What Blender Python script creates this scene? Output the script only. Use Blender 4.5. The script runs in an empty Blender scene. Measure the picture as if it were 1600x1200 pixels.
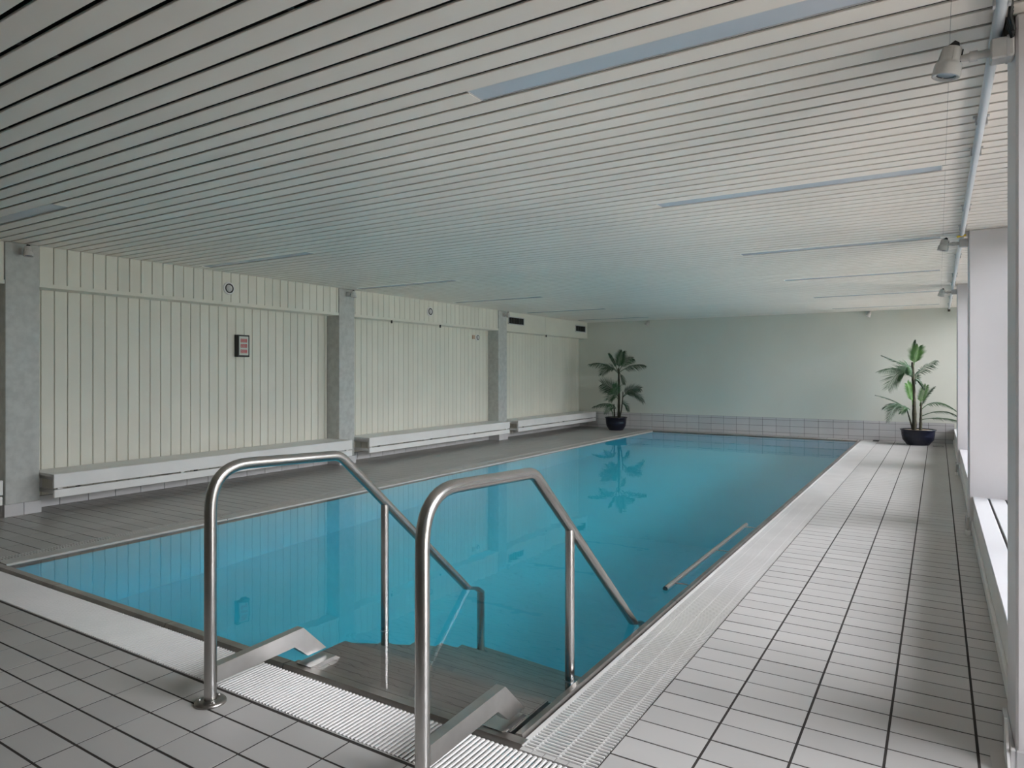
import bpy, math, random
from mathutils import Vector, Matrix
from math import sin, cos, pi, radians

random.seed(7)
sc = bpy.context.scene
K = 1.222            # metres per model unit (the camera stands one unit above the floor)

# ------------------------------------------------------------------ camera
F_PX, YAW, CY = 1063.25, 0.5595, 581.2
cd = bpy.data.cameras.new('camera')
cam = bpy.data.objects.new('camera', cd)
sc.collection.objects.link(cam)
cam.location = (0, 0, K)
cam.rotation_euler = (pi / 2, 0, YAW)
cd.sensor_fit = 'HORIZONTAL'
cd.sensor_width = 36.0
cd.lens = 36.0 * F_PX / 1600.0
cd.shift_y = -(600 - CY) / 1600.0
cd.clip_start = 0.02
cd.clip_end = 300
sc.camera = cam

# ------------------------------------------------------------------ world, light, exposure
w = bpy.data.worlds.new('overcast_sky')
sc.world = w
w.use_nodes = True
nt = w.node_tree
nt.nodes.clear()
wo = nt.nodes.new('ShaderNodeOutputWorld')
bg = nt.nodes.new('ShaderNodeBackground')
tc = nt.nodes.new('ShaderNodeTexCoord')
sx = nt.nodes.new('ShaderNodeSeparateXYZ')
cr = nt.nodes.new('ShaderNodeValToRGB')
cr.color_ramp.elements[0].position = 0.0
cr.color_ramp.elements[0].color = (0.26, 0.27, 0.28, 1)
cr.color_ramp.elements[1].position = 0.8
cr.color_ramp.elements[1].color = (0.92, 0.91, 1.0, 1)
nt.links.new(tc.outputs['Generated'], sx.inputs[0])
nt.links.new(sx.outputs['Z'], cr.inputs[0])
nt.links.new(cr.outputs[0], bg.inputs[0])
bg.inputs[1].default_value = 13.5
nt.links.new(bg.outputs[0], wo.inputs[0])
try:
    w.cycles.sampling_method = 'AUTOMATIC'
except Exception:
    pass

sd = bpy.data.lights.new('hazy_sun', 'SUN')
sd.energy = 1.7
sd.angle = radians(28)
sd.color = (0.95, 0.95, 1.0)
so = bpy.data.objects.new('hazy_sun', sd)
sc.collection.objects.link(so)
so.location = (12, 6, 8)
so.rotation_euler = Vector((-cos(radians(31)) * cos(radians(6)), -cos(radians(31)) * sin(radians(6)), -sin(radians(31)))).to_track_quat('-Z', 'Y').to_euler()

sc.view_settings.view_transform = 'Standard'
sc.view_settings.look = 'None'
sc.view_settings.gamma = 1.0
sc.view_settings.use_curve_mapping = False
sc.view_settings.exposure = 0.74
sc.cycles.use_denoising = True
sc.cycles.denoiser = 'OPENIMAGEDENOISE'
sc.cycles.max_bounces = 14
sc.cycles.diffuse_bounces = 8
sc.cycles.glossy_bounces = 6
sc.cycles.transmission_bounces = 10
sc.cycles.transparent_max_bounces = 16
sc.cycles.sample_clamp_indirect = 40.0


def portal(y0, y1, z0, z1, x):
    ld = bpy.data.lights.new('window_portal', 'AREA')
    ld.shape = 'RECTANGLE'
    ld.size = (z1 - z0) * K
    ld.size_y = (y1 - y0) * K
    ld.cycles.is_portal = True
    o = bpy.data.objects.new('window_portal', ld)
    sc.collection.objects.link(o)
    o.location = (x * K, (y0 + y1) / 2 * K, (z0 + z1) / 2 * K)
    o.rotation_euler = (0, radians(90), 0)      # -Z axis looks towards -X


XW = 0.60            # glazing plane
ZC = 1.90            # ceiling height
YF, YB = 11.30, -1.60   # far wall, wall behind the camera
XL = -5.62           # left wall
COLY = [(-0.98, -0.77), (2.117, 2.36), (5.198, 5.424), (8.317, 8.543)]
BAYS = [(0.98, 2.117, 0.0), (2.36, 5.198, 0.205), (5.424, 8.317, 0.205), (8.543, YF, 0.205)]
for (a, b, s) in BAYS:
    portal(a, b, s, ZC - 0.03, XW + 0.03)


# ------------------------------------------------------------------ materials
def mat(name, color, rough=0.5, metal=0.0, var=0.0, nscale=3.0, bump=0.0, bscale=40.0, spec=0.5,
        objvar=0.0, color2=None, stretch=None, coat=0.0, objcoord=False):
    m = bpy.data.materials.new(name)
    m.use_nodes = True
    n = m.node_tree.nodes
    l = m.node_tree.links
    b = n['Principled BSDF']
    b.inputs['Roughness'].default_value = rough
    b.inputs['Metallic'].default_value = metal
    b.inputs['Specular IOR Level'].default_value = spec
    b.inputs['Coat Weight'].default_value = coat
    c = list(color) + [1]
    b.inputs['Base Color'].default_value = c
    if var or objvar or color2 or bump:
        g = n.new('ShaderNodeNewGeometry')
        src = g.outputs['Position']
        if objcoord:
            t = n.new('ShaderNodeTexCoord')
            src = t.outputs['Object']
        if stretch:
            mp = n.new('ShaderNodeMapping')
            mp.inputs['Scale'].default_value = stretch
            l.new(src, mp.inputs['Vector'])
            src = mp.outputs[0]
    last = None
    if var or color2:
        nz = n.new('ShaderNodeTexNoise')
        nz.inputs['Scale'].default_value = nscale
        nz.inputs['Detail'].default_value = 5
        l.new(src, nz.inputs['Vector'])
        mx = n.new('ShaderNodeMix')
        mx.data_type = 'RGBA'
        rp = n.new('ShaderNodeMapRange')
        rp.inputs[1].default_value = 0.35
        rp.inputs[2].default_value = 0.65
        l.new(nz.outputs[0], rp.inputs[0])
        l.new(rp.outputs[0], mx.inputs[0])
        c2 = color2 if color2 else tuple(x * (1 - var) for x in color)
        mx.inputs[6].default_value = c
        mx.inputs[7].default_value = list(c2) + [1]
        last = mx.outputs[2]
    if objvar:
        oi = n.new('ShaderNodeObjectInfo')
        mr = n.new('ShaderNodeMapRange')
        mr.inputs[3].default_value = 1 - objvar
        mr.inputs[4].default_value = 1 + objvar * 0.4
        l.new(oi.outputs['Random'], mr.inputs[0])
        hs = n.new('ShaderNodeHueSaturation')
        hs.inputs['Color'].default_value = c
        if last is not None:
            l.new(last, hs.inputs['Color'])
        l.new(mr.outputs[0], hs.inputs['Value'])
        last = hs.outputs[0]
    if last is not None:
        l.new(last, b.inputs['Base Color'])
    if bump:
        bn = n.new('ShaderNodeTexNoise')
        bn.inputs['Scale'].default_value = bscale
        bn.inputs['Detail'].default_value = 4
        l.new(src, bn.inputs['Vector'])
        bp = n.new('ShaderNodeBump')
        bp.inputs['Strength'].default_value = bump
        bp.inputs['Distance'].default_value = 0.004
        l.new(bn.outputs[0], bp.inputs['Height'])
        l.new(bp.outputs[0], b.inputs['Normal'])
    return m


M = {}
M['tile'] = mat('glazed_stone_tile', (0.44, 0.425, 0.407), 0.42, var=0.10, nscale=1.3, objvar=0.08, bump=0.06, bscale=14)
M['grout'] = mat('dark_grout', (0.030, 0.024, 0.020), 0.9, var=0.3, nscale=4)
M['grout_light'] = mat('grey_wall_grout', (0.16, 0.15, 0.145), 0.9)
M['wall_tile'] = mat('pale_wall_tile', (0.62, 0.60, 0.60), 0.25, var=0.05, nscale=2, objvar=0.05)
M['slat'] = mat('lacquered_ceiling_slat', (0.88, 0.81, 0.735), 0.38, var=0.04, nscale=1.2, objvar=0.03)
M['void'] = mat('black_ceiling_void', (0.012, 0.012, 0.012), 0.9)
M['board'] = mat('cream_painted_board', (0.78, 0.75, 0.655), 0.45, var=0.06, nscale=1.5, objvar=0.04, bump=0.05, bscale=25)
M['board_gap'] = mat('shadow_gap_backing', (0.48, 0.46, 0.39), 0.8)
M['plaster'] = mat('pale_green_white_plaster', (0.70, 0.70, 0.63), 0.75, var=0.04, nscale=1.2, bump=0.08, bscale=90)
M['white'] = mat('white_painted_wood', (0.82, 0.80, 0.78), 0.4, var=0.06, nscale=3, bump=0.05, bscale=30)
M['column'] = mat('grey_mottled_column_paint', (0.54, 0.54, 0.515), 0.35, color2=(0.45, 0.45, 0.43), nscale=16, bump=0.10, bscale=35)
M['column_white'] = mat('white_column_paint', (0.74, 0.71, 0.72), 0.5, var=0.04, nscale=2)
M['sill'] = mat('white_window_sill', (0.66, 0.655, 0.67), 0.4, var=0.03, nscale=2)
M['steel'] = mat('brushed_stainless_steel', (0.54, 0.52, 0.50), 0.27, metal=1.0, var=0.12, nscale=6, bump=0.03, bscale=60)
M['steel_dull'] = mat('dull_stainless_steel', (0.40, 0.375, 0.35), 0.34, metal=1.0, var=0.25, nscale=7, bump=0.06, bscale=40)
M['steel_plate'] = mat('satin_steel_plate', (0.62, 0.60, 0.58), 0.32, metal=1.0, var=0.15, nscale=8, bump=0.05, bscale=30)
M['tread'] = mat('ribbed_steel_tread', (0.36, 0.335, 0.31), 0.45, metal=0.85, var=0.1, nscale=8)
M['grate'] = mat('white_plastic_grating', (0.55, 0.535, 0.515), 0.45, var=0.08, nscale=3)
M['channel'] = mat('gutter_channel', (0.05, 0.05, 0.045), 0.7)
M['pool'] = mat('pool_lining_blue', (0.12, 0.63, 0.78), 0.5, var=0.05, nscale=1.0)
M['pipe'] = mat('pale_blue_grey_pipe', (0.60, 0.63, 0.68), 0.3)
M['lamp_white'] = mat('light_grey_cast_lamp', (0.60, 0.58, 0.56), 0.4, var=0.08, nscale=30)
M['black'] = mat('black_plastic', (0.012, 0.012, 0.012), 0.45)
M['dark_metal'] = mat('dark_metal', (0.05, 0.045, 0.04), 0.4, metal=0.4)
M['diffuser'] = mat('blue_grey_light_diffuser', (0.54, 0.58, 0.64), 0.22, var=0.05, nscale=2)
M['pot'] = mat('dark_navy_glazed_pot', (0.008, 0.010, 0.024), 0.25, var=0.3, nscale=6)
M['soil'] = mat('tan_pebble_soil', (0.42, 0.33, 0.22), 0.9, var=0.4, nscale=60, bump=0.6, bscale=70)
M['leaf_dark'] = mat('dark_green_frond', (0.022, 0.060, 0.026), 0.45, color2=(0.04, 0.085, 0.04), nscale=14)
M['leaf'] = mat('mid_green_frond', (0.06, 0.13, 0.05), 0.45, color2=(0.03, 0.075, 0.035), nscale=14)
M['leaf_light'] = mat('fresh_green_frond', (0.13, 0.27, 0.08), 0.45, color2=(0.07, 0.16, 0.05), nscale=14)
M['trunk'] = mat('brown_green_stem', (0.055, 0.048, 0.024), 0.8, color2=(0.02, 0.02, 0.012), nscale=30, bump=0.5, bscale=40)
M['paper'] = mat('off_white_display', (0.62, 0.60, 0.55), 0.4)
M['red'] = mat('red_display_digits', (0.65, 0.02, 0.04), 0.4)
M['orange'] = mat('faded_orange_plastic', (0.52, 0.36, 0.28), 0.5)
M['yellow'] = mat('yellow_cable_tape', (0.75, 0.5, 0.02), 0.5)
M['ventdark'] = mat('dark_vent_grille', (0.03, 0.03, 0.028), 0.5)
M['frame'] = mat('window_frame_paint', (0.55, 0.54, 0.54), 0.4)
M['lawn'] = mat('terrace_paving', (0.56, 0.52, 0.46), 0.9, color2=(0.50, 0.46, 0.40), nscale=1.5)
M['sky_blocker'] = mat('dark_green_sky_blocker', (0.09, 0.10, 0.07), 0.95, color2=(0.05, 0.06, 0.04), nscale=3)  # for the added bank that hides the low sky from the windows
M['concrete'] = mat('outer_concrete', (0.4, 0.39, 0.37), 0.8, var=0.1, nscale=2)


def glass_thin():
    m = bpy.data.materials.new('window_glass')
    m.use_nodes = True
    n = m.node_tree.nodes
    l = m.node_tree.links
    n.clear()
    out = n.new('ShaderNodeOutputMaterial')
    tr = n.new('ShaderNodeBsdfTransparent')
    tr.inputs[0].default_value = (0.95, 0.97, 0.96, 1)
    gl = n.new('ShaderNodeBsdfGlossy')
    gl.inputs['Roughness'].default_value = 0.0
    mx = n.new('ShaderNodeMixShader')
    fr = n.new('ShaderNodeFresnel')
    fr.inputs[0].default_value = 1.45
    l.new(fr.outputs[0], mx.inputs[0])
    l.new(tr.outputs[0], mx.inputs[1])
    l.new(gl.outputs[0], mx.inputs[2])
    l.new(mx.outputs[0], out.inputs[0])
    return m


def water_mat():
    m = bpy.data.materials.new('pool_water')
    m.use_nodes = True
    n = m.node_tree.nodes
    l = m.node_tree.links
    n.clear()
    out = n.new('ShaderNodeOutputMaterial')
    g = n.new('ShaderNodeBsdfGlass')
    g.inputs['IOR'].default_value = 1.333
    g.inputs['Roughness'].default_value = 0.0
    g.inputs['Color'].default_value = (1, 1, 1, 1)
    va = n.new('ShaderNodeVolumeAbsorption')
    va.inputs['Color'].default_value = (0.10, 0.92, 0.965, 1)
    va.inputs['Density'].default_value = 0.30
    geo = n.new('ShaderNodeNewGeometry')
    nz = n.new('ShaderNodeTexNoise')
    nz.inputs['Scale'].default_value = 5.0
    nz.inputs['Detail'].default_value = 2
    l.new(geo.outputs['Position'], nz.inputs['Vector'])
    bp = n.new('ShaderNodeBump')
    bp.inputs['Strength'].default_value = 0.12
    bp.inputs['Distance'].default_value = 0.004
    l.new(nz.outputs[0], bp.inputs['Height'])
    l.new(bp.outputs[0], g.inputs['Normal'])
    l.new(g.outputs[0], out.inputs[0])
    l.new(va.outputs[0], out.inputs['Volume'])
    return m


M['rim_pale'] = mat('pale_grey_rim', (0.46, 0.445, 0.42), 0.45, var=0.12, nscale=5)
M['back'] = mat('brown_wood_back_wall', (0.60, 0.56, 0.50), 0.6, var=0.3, nscale=2)
M['glass'] = glass_thin()
M['water'] = water_mat()

# ------------------------------------------------------------------ geometry helpers (model units, scaled by K)


class MB:
    """collects shapes, builds ONE mesh object"""

    def __init__(s):
        s.v, s.f, s.sm = [], [], []

    def add(s, vs, fs, smooth=False):
        o = len(s.v)
        s.v += [tuple(v) for v in vs]
        s.f += [tuple(i + o for i in f) for f in fs]
        s.sm += [smooth] * len(fs)
        return s

    def box(s, x0, x1, y0, y1, z0, z1):
        return s.add([(x0, y0, z0), (x1, y0, z0), (x1, y1, z0), (x0, y1, z0), (x0, y0, z1), (x1, y0, z1), (x1, y1, z1), (x0, y1, z1)],
                     [(3, 2, 1, 0), (4, 5, 6, 7), (0, 1, 5, 4), (1, 2, 6, 5), (2, 3, 7, 6), (3, 0, 4, 7)])

    def cbox(s, x0, x1, y0, y1, z0, z1, c=0.004):
        """box with all edges chamfered"""
        vs = []
        idx = {}
        for i, (X, sxx) in enumerate(((x0, 1), (x1, -1))):
            for j, (Y, syy) in enumerate(((y0, 1), (y1, -1))):
                for k, (Z, szz) in enumerate(((z0, 1), (z1, -1))):
                    idx[i, j, k, 0] = len(vs); vs.append((X, Y + syy * c, Z + szz * c))
                    idx[i, j, k, 1] = len(vs); vs.append((X + sxx * c, Y, Z + szz * c))
                    idx[i, j, k, 2] = len(vs); vs.append((X + sxx * c, Y + syy * c, Z))
        fs = []
        for i in (0, 1):
            q = [idx[i, 0, 0, 0], idx[i, 1, 0, 0], idx[i, 1, 1, 0], idx[i, 0, 1, 0]]
            fs.append(q if i else q[::-1])
            q = [idx[0, i, 0, 1], idx[1, i, 0, 1], idx[1, i, 1, 1], idx[0, i, 1, 1]]
            fs.append(q[::-1] if i else q)
            q = [idx[0, 0, i, 2], idx[1, 0, i, 2], idx[1, 1, i, 2], idx[0, 1, i, 2]]
            fs.append(q if i else q[::-1])
        for a in (0, 1):
            for b in (0, 1):
                fs.append([idx[0, a, b, 1], idx[1, a, b, 1], idx[1, a, b, 2], idx[0, a, b, 2]])
                fs.append([idx[a, 0, b, 0], idx[a, 1, b, 0], idx[a, 1, b, 2], idx[a, 0, b, 2]])
                fs.append([idx[a, b, 0, 0], idx[a, b, 1, 0], idx[a, b, 1, 1], idx[a, b, 0, 1]])
                for k in (0, 1):
                    fs.append([idx[a, b, k, 0], idx[a, b, k, 1], idx[a, b, k, 2]])
        return s.add(vs, fs)

    def prism(s, pts, axis, a, b):
        """extrude a 2-D polygon along axis ('x','y','z') from a to b"""
        n = len(pts)

        def P(p, t):
            return {'x': (t, p[0], p[1]), 'y': (p[0], t, p[1]), 'z': (p[0], p[1], t)}[axis]
        vs = [P(p, a) for p in pts] + [P(p, b) for p in pts]
        fs = [tuple(range(n))[::-1], tuple(range(n, 2 * n))]
        fs += [(i, (i + 1) % n, (i + 1) % n + n, i + n) for i in range(n)]
        return s.add(vs, fs)

    def tube(s, path, r, n=16, cap=True):
        path = [Vector(p) for p in path]
        rs = r if isinstance(r, (list, tuple)) else [r] * len(path)
        vs, fs = [], []
        up = None
        for i, p in enumerate(path):
            if i == 0:
                t = path[1] - p
            elif i == len(path) - 1:
                t = p - path[i - 1]
            else:
                t = (path[i + 1] - p).normalized() + (p - path[i - 1]).normalized()
            t = t.normalized()
            if up is None:
                up = Vector((1, 0, 0)) if abs(t.x) < 0.9 else Vector((0, 0, 1))
            a = (up - t * up.dot(t)).normalized()
            up = a
            b = t.cross(a)
            for k in range(n):
                an = 2 * pi * k / n
                vs.append(p + (a * cos(an) + b * sin(an)) * rs[i])
        for i in range(len(path) - 1):
            for k in range(n):
                fs.append((i * n + k, i * n + (k + 1) % n, (i + 1) * n + (k + 1) % n, (i + 1) * n + k))
        s.add(vs, fs, True)
        if cap:
            m = (len(path) - 1) * n
            s.add(vs[:n], [tuple(range(n))[::-1]])
            s.add(vs[m:], [tuple(range(n))])
        return s

    def lathe(s, prof, c, n=32, axis='z', smooth=True):
        """prof: list of (radius, height)"""
        vs, fs = [], []
        for (r, h) in prof:
            for k in range(n):
                a = 2 * pi * k / n
                u, v = r * cos(a), r * sin(a)
                vs.append({'z': (c[0] + u, c[1] + v, c[2] + h), 'x': (c[0] + h, c[1] + u, c[2] + v),
                           'y': (c[0] + u, c[1] + h, c[2] + v)}[axis])
        for i in range(len(prof) - 1):
            for k in range(n):
                fs.append((i * n + k, i * n + (k + 1) % n, (i + 1) * n + (k + 1) % n, (i + 1) * n + k))
        return s.add(vs, fs, smooth)

    def rot(s, mtx):
        s.v = [tuple(mtx @ Vector(v)) for v in s.v]
        return s

    def mesh(s, name, m, origin=(0, 0, 0)):
        me = bpy.data.meshes.new(name)
        ox, oy, oz = origin
        me.from_pydata([((x - ox) * K, (y - oy) * K, (z - oz) * K) for x, y, z in s.v], [], s.f)
        me.polygons.foreach_set('use_smooth', s.sm)
        me.materials.append(m)
        me.update()
        return me

    def build(s, name, m, parent=None, origin=None):
        """link as one mesh object; origin in world model units"""
        if origin is None:
            origin = parent['org'] if parent is not None else (0, 0, 0)
        o = bpy.data.objects.new(name, s.mesh(name, m, origin))
        sc.collection.objects.link(o)
        place(o, parent, origin)
        return o


def place(o, parent, origin):
    if parent is not None:
        po = parent['org']
        o.parent = parent
        o.location = tuple((origin[i] - po[i]) * K for i in range(3))
    else:
        o.location = tuple(c * K for c in origin)
    o['org'] = tuple(float(c) for c in origin)


def inst(name, me, parent, origin):
    o = bpy.data.objects.new(name, me)
    sc.collection.objects.link(o)
    place(o, parent, origin)
    return o


def tag(o, label=None, cat=None, group=None, kind=None):
    if label: o['label'] = label
    if cat: o['category'] = cat
    if group: o['group'] = group
    if kind: o['kind'] = kind
    return o


def thing(name, label, cat, origin, group=None):
    o = bpy.data.objects.new(name, None)
    sc.collection.objects.link(o)
    o.empty_display_size = 0.1
    place(o, None, origin)
    return tag(o, label, cat, group)


def bend(pts, r, n=6):
    """round the inner corners of a polyline; r may be a list per inner point"""
    pts = [Vector(p) for p in pts]
    out = [pts[0]]
    for i in range(1, len(pts) - 1):
        rr = r[i - 1] if isinstance(r, (list, tuple)) else r
        a = (pts[i - 1] - pts[i]).normalized()
        b = (pts[i + 1] - pts[i]).normalized()
        ang = a.angle(b)
        d = min(rr / math.tan(ang / 2), (pts[i - 1] - pts[i]).length * 0.49, (pts[i + 1] - pts[i]).length * 0.49)
        p0, p2 = pts[i] + a * d, pts[i] + b * d
        for k in range(n + 1):
            t = k / n
            out.append(p0 * (1 - t) ** 2 + pts[i] * 2 * t * (1 - t) + p2 * t * t)
    out.append(pts[-1])
    return out


def proj(x, y, z):
    c, s = cos(YAW), sin(YAW)
    d = -s * x + c * y
    if d < 0.05:
        return None
    return 800 + F_PX * (c * x + s * y) / d, CY - F_PX * (z - 1) / d, d


# ------------------------------------------------------------------ STRUCTURE
# pool outline (water's edge) and deck extents
PX0, PX1, PY0, PY1 = -4.10, -0.998, 1.60, 11.04
GRX0, GRX1 = -0.942, -0.731        # right grating
GLX0, GLX1 = -4.285, -4.222        # left grating
GFY0, GFY1 = 1.336, 1.537          # near grating
WZ = -0.010                        # water level
PD = -1.12                         # pool floor

floor = MB()
T0 = -0.0009
floor.box(XL - 0.2, GLX0, YB, YF + 0.05, -0.3, T0)
floor.box(GLX0, XW + 0.05, YB, GFY0, -0.3, T0)
floor.box(GRX1, XW + 0.05, GFY0, YF + 0.05, -0.3, T0)
floor.box(GLX0, GRX1, PY1 + 0.045, YF + 0.05, -0.3, T0)
floor = floor.build('floor', M['grout'])
tag(floor, kind='structure')

tiles = []      # (x0,x1,y0,y1)


def tile_rows(xs, y0, y1, phase, pitch, gx, gy):
    k0 = math.ceil((y0 - phase) / pitch - 1e-6)
    ys = [y0]
    k = k0
    while phase + k * pitch < y1 - 1e-4:
        yy = phase + k * pitch
        if yy > ys[-1] + 0.012:
            ys.append(yy)
        k += 1
    ys.append(y1)
    for a, b in zip(ys[:-1], ys[1:]):
        for c, d in zip(xs[:-1], xs[1:]):
            tiles.append((c + gx / 2, d - gx / 2, a + gy / 2, b - gy / 2))


P = 0.1025
tile_rows([GRX1, -0.526, -0.322, -0.117, 0.0885, 0.185], GFY0, YF, 1.7521, P, 0.0070, 0.0056)
xs = [0.185, 0.0885, -0.117, -0.322, -0.526, -0.731, -0.941, -1.145, -1.35, -1.554, -1.759, -1.9615, -2.163, -2.366, -2.5065, -2.645, -2.849,
      -3.053, -3.258, -3.462, -3.667, -3.871, -4.076, -4.285, -4.51, -4.735, -4.95, -5.16, -5.38, XL]
tile_rows(xs[::-1], YB, GFY0 - 0.008, 1.2312, 0.1018, 0.0050, 0.0070)
tile_rows([XL, -5.38, -5.16, -4.95, -4.735, -4.51, GLX0], GFY0, YF, 1.842, P, 0.0035, 0.0055)
tile_rows([GLX0 + 0.0045 * 0] + [-4.076 + 0.2045 * i for i in range(0, 17)][:17], PY1 + 0.05, YF, 11.18, P, 0.004, 0.005)
# door threshold / floor beyond column bays without a plinth
tile_rows([0.185, 0.39, XW], 0.985, 2.117, 1.2312, 0.1018, 0.0038, 0.0062)


def tile_area(t):
    ps = [proj(x, y, 0) for x, y in ((t[0], t[2]), (t[1], t[2]), (t[1], t[3]), (t[0], t[3]))]
    if any(p is None for p in ps):
        return 0
    if not any(0 <= p[0] <= 1600 and 0 <= p[1] <= 1200 for p in ps):
        return 0
    a = 0
    for i in range(4):
        p, q = ps[i], ps[(i + 1) % 4]
        a += p[0] * q[1] - q[0] * p[1]
    return abs(a) / 2


def tile_shape(mb, cx, cy, hx, hy, h=0.008, c=0.0016):
    b = -h
    vs = [(cx - hx, cy - hy, b), (cx + hx, cy - hy, b), (cx + hx, cy + hy, b), (cx - hx, cy + hy, b),
          (cx - hx, cy - hy, 0), (cx + hx, cy - hy, 0), (cx + hx, cy + hy, 0), (cx - hx, cy + hy, 0)]
    fs = [(4, 5, 6, 7)]
    for i in range(4):
        j = (i + 1) % 4
        fs += [(i, j, j + 4, i + 4)]
    mb.add(vs, fs)


tiles.sort(key=tile_area, reverse=True)
cache = {}
for t in tiles[:300]:
    hx, hy = round((t[1] - t[0]) / 2, 4), round((t[3] - t[2]) / 2, 4)
    if (hx, hy) not in cache:
        mb = MB()
        tile_shape(mb, 0, 0, hx, hy)
        cache[hx, hy] = mb.mesh('tile', M['tile'])
    o = inst('tile', cache[hx, hy], floor, ((t[0] + t[1]) / 2, (t[2] + t[3]) / 2, random.uniform(-0.0006, 0.0004)))
rest = MB()
for t in tiles[300:]:
    tile_shape(rest, (t[0] + t[1]) / 2, (t[2] + t[3]) / 2, (t[1] - t[0]) / 2, (t[3] - t[2]) / 2)
tag(rest.build('tile_field', M['tile'], floor), kind='stuff')

# pool basin
b = MB()
b.box(PX0 - 0.12, PX0, PY0 - 0.12, PY1 + 0.12, PD - 0.1, -0.02)
b.box(PX1, PX1 + 0.12, PY0 - 0.12, PY1 + 0.12, PD - 0.1, -0.02)
b.box(PX0, PX1, PY0 - 0.12, PY0, PD - 0.1, -0.02)
b.box(PX0, PX1, PY1, PY1 + 0.12, PD - 0.1, -0.02)
b.box(PX0, PX1, PY0, PY1, PD - 0.1, PD)
basin = tag(b.build('pool_basin', M['pool']), kind='structure')

# gutter channels (dark, below the gratings)
g = MB()
g.box(GLX0 - 0.002, PX0 - 0.0, GFY0 - 0.004, PY0, -0.09, -0.05)
g.box(PX1, GRX1, GFY0 - 0.004, PY0, -0.09, -0.05)
g.box(PX0, PX1, GFY0 - 0.004, PY0 - 0.0, -0.09, -0.05)
g.box(PX1, GRX1 + 0.002, PY0, PY1 + 0.05, -0.09, -0.05)
g.box(GLX0 - 0.002, PX0, PY0, PY1 + 0.05, -0.09, -0.05)
g.box(PX0, PX1, PY1, PY1 + 0.05, -0.09, -0.05)
tag(g.build('gutter_channel', M['channel']), kind='structure')

# steel coping around the water: a strip per run, joints between the lengths
coping = thing('pool_coping', 'dull brown-grey steel rim running round the edge of the water', 'pool edge', (PX1, PY0, 0))


def coping_seg(axis, lo, hi, sgn, edge, wide=0.056, m='steel_dull'):
    """edge: water side coordinate; sgn: +1 when the water lies towards smaller coordinate"""
    prof = [(edge, -0.10), (edge, WZ + 0.002), (edge + sgn * 0.006, 0.0), (edge + sgn * (wide - 0.016), 0.002), (edge + sgn * (wide - 0.010), -0.012), (edge + sgn * wide, -0.014),
            (edge + sgn * wide, -0.10)]
    mb = MB()
    mb.prism(prof, axis, lo, hi)
    mb.build('coping_strip', M[m], coping)


gap = 0.0025
xsj = [GLX1, -3.51, -2.6, -1.9, GRX0 - 0.001]
for a_, b_ in zip(xsj[:-1], xsj[1:]):
    coping_seg('x', a_ + gap, b_ - gap, -1, PY0)
ysj = [PY0, 2.9, 4.35, 5.9, 7.45, 9.0, PY1 + 0.05]
for a_, b_ in zip(ysj[:-1], ysj[1:]):
    coping_seg('y', a_ + gap, b_ - gap, 1, PX1, 0.0425)
    coping_seg('y', a_ + gap, b_ - gap, -1, PX0, 0.118, 'rim_pale')
coping_seg('x', PX0, -2.6, 1, PY1)
coping_seg('x', -2.6 + gap, PX1, 1, PY1)

# gratings
GP = 0.0148


def grating(label, x0, x1, y0, y1, along):
    th = thing('overflow_grating', label, 'drain grating', ((x0 + x1) / 2, (y0 + y1) / 2, 0))
    bars = MB()
    w2 = 0.0042
    if along == 'x':          # bars run across x, repeated in y
        n = int((y1 - y0) / GP)
        for i in range(n):
            c = y0 + (i + 0.5) * GP
            bars.prism([(c - w2 * 0.7, -0.008), (c + w2 * 0.7, -0.008), (c + w2, -0.003), (c + w2 * 0.6, 0.0), (c - w2 * 0.6, 0.0), (c - w2, -0.003)], 'x', x0 + 0.003, x1 - 0.003)
        ribs = [x0 + (x1 - x0) * t for t in (0.17, 0.5, 0.83)] if x1 - x0 > 0.18 else [(x0 + x1) / 2]
        for r_ in ribs:
            mb = MB()
            mb.box(r_ - 0.0028, r_ + 0.0028, y0, y1, -0.016, -0.0014)
            mb.build('grating_rib', M['grate'], th)
        fr = MB()
        lip = 0.013 if x1 - x0 > 0.18 else 0.003
        fr.box(x0 - lip, x0 + 0.002, y0, y1, -0.05, -0.0005)
        fr.box(x1 - 0.002, x1 + 0.002, y0, y1, -0.05, -0.002)
        fr.build('grating_frame', M['grate'], th)
    else:
        n = int((x1 - x0) / GP)
        for i in range(n):
            c = x0 + (i + 0.5) * GP
            bars.prism([(c - w2 * 0.7, -0.008), (c - w2, -0.003), (c - w2 * 0.6, 0.0), (c + w2 * 0.6, 0.0), (c + w2, -0.003), (c + w2 * 0.7, -0.008)], 'y', y0 + 0.003, y1 - 0.003)
        for t in (0.2, 0.5, 0.8):
            r_ = y0 + (y1 - y0) * t
            mb = MB()
            mb.box(x0, x1, r_ - 0.004, r_ + 0.004, -0.017, -0.007)
            mb.build('grating_rib', M['grate'], th)
        fr = MB()
        fr.box(x0, x1, y0 - 0.006, y0 + 0.002, -0.05, -0.002)
        fr.box(x0, x1, y1 - 0.002, y1 + 0.003, -0.05, -0.006)
        fr.build('grating_frame', M['concrete'], th)
    tag(bars.build('grating_bars', M['grate'], th), kind='stuff')
    return th


grating('white slatted overflow grating along the near end of the pool under the handrails', GLX0, GRX1, GFY0 + 0.004, GFY1, 'y')
grating('white slatted overflow grating along the window side of the pool', GRX0, GRX1, GFY1 + 0.022, PY1 + 0.04, 'x')
grating('narrow overflow grating along the bench side of the pool', GLX0, GLX1, GFY1 + 0.022, PY1 + 0.04, 'x')
e = MB()
for i in range(6):
    e.box(GRX0 + i * 0.0352, GRX0 + i * 0.0352 + 0.033, GFY1 + 0.004, GFY1 + 0.021, -0.05, -0.001)
tag(e.build('trim_1', M['concrete']), kind='structure')

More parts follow.
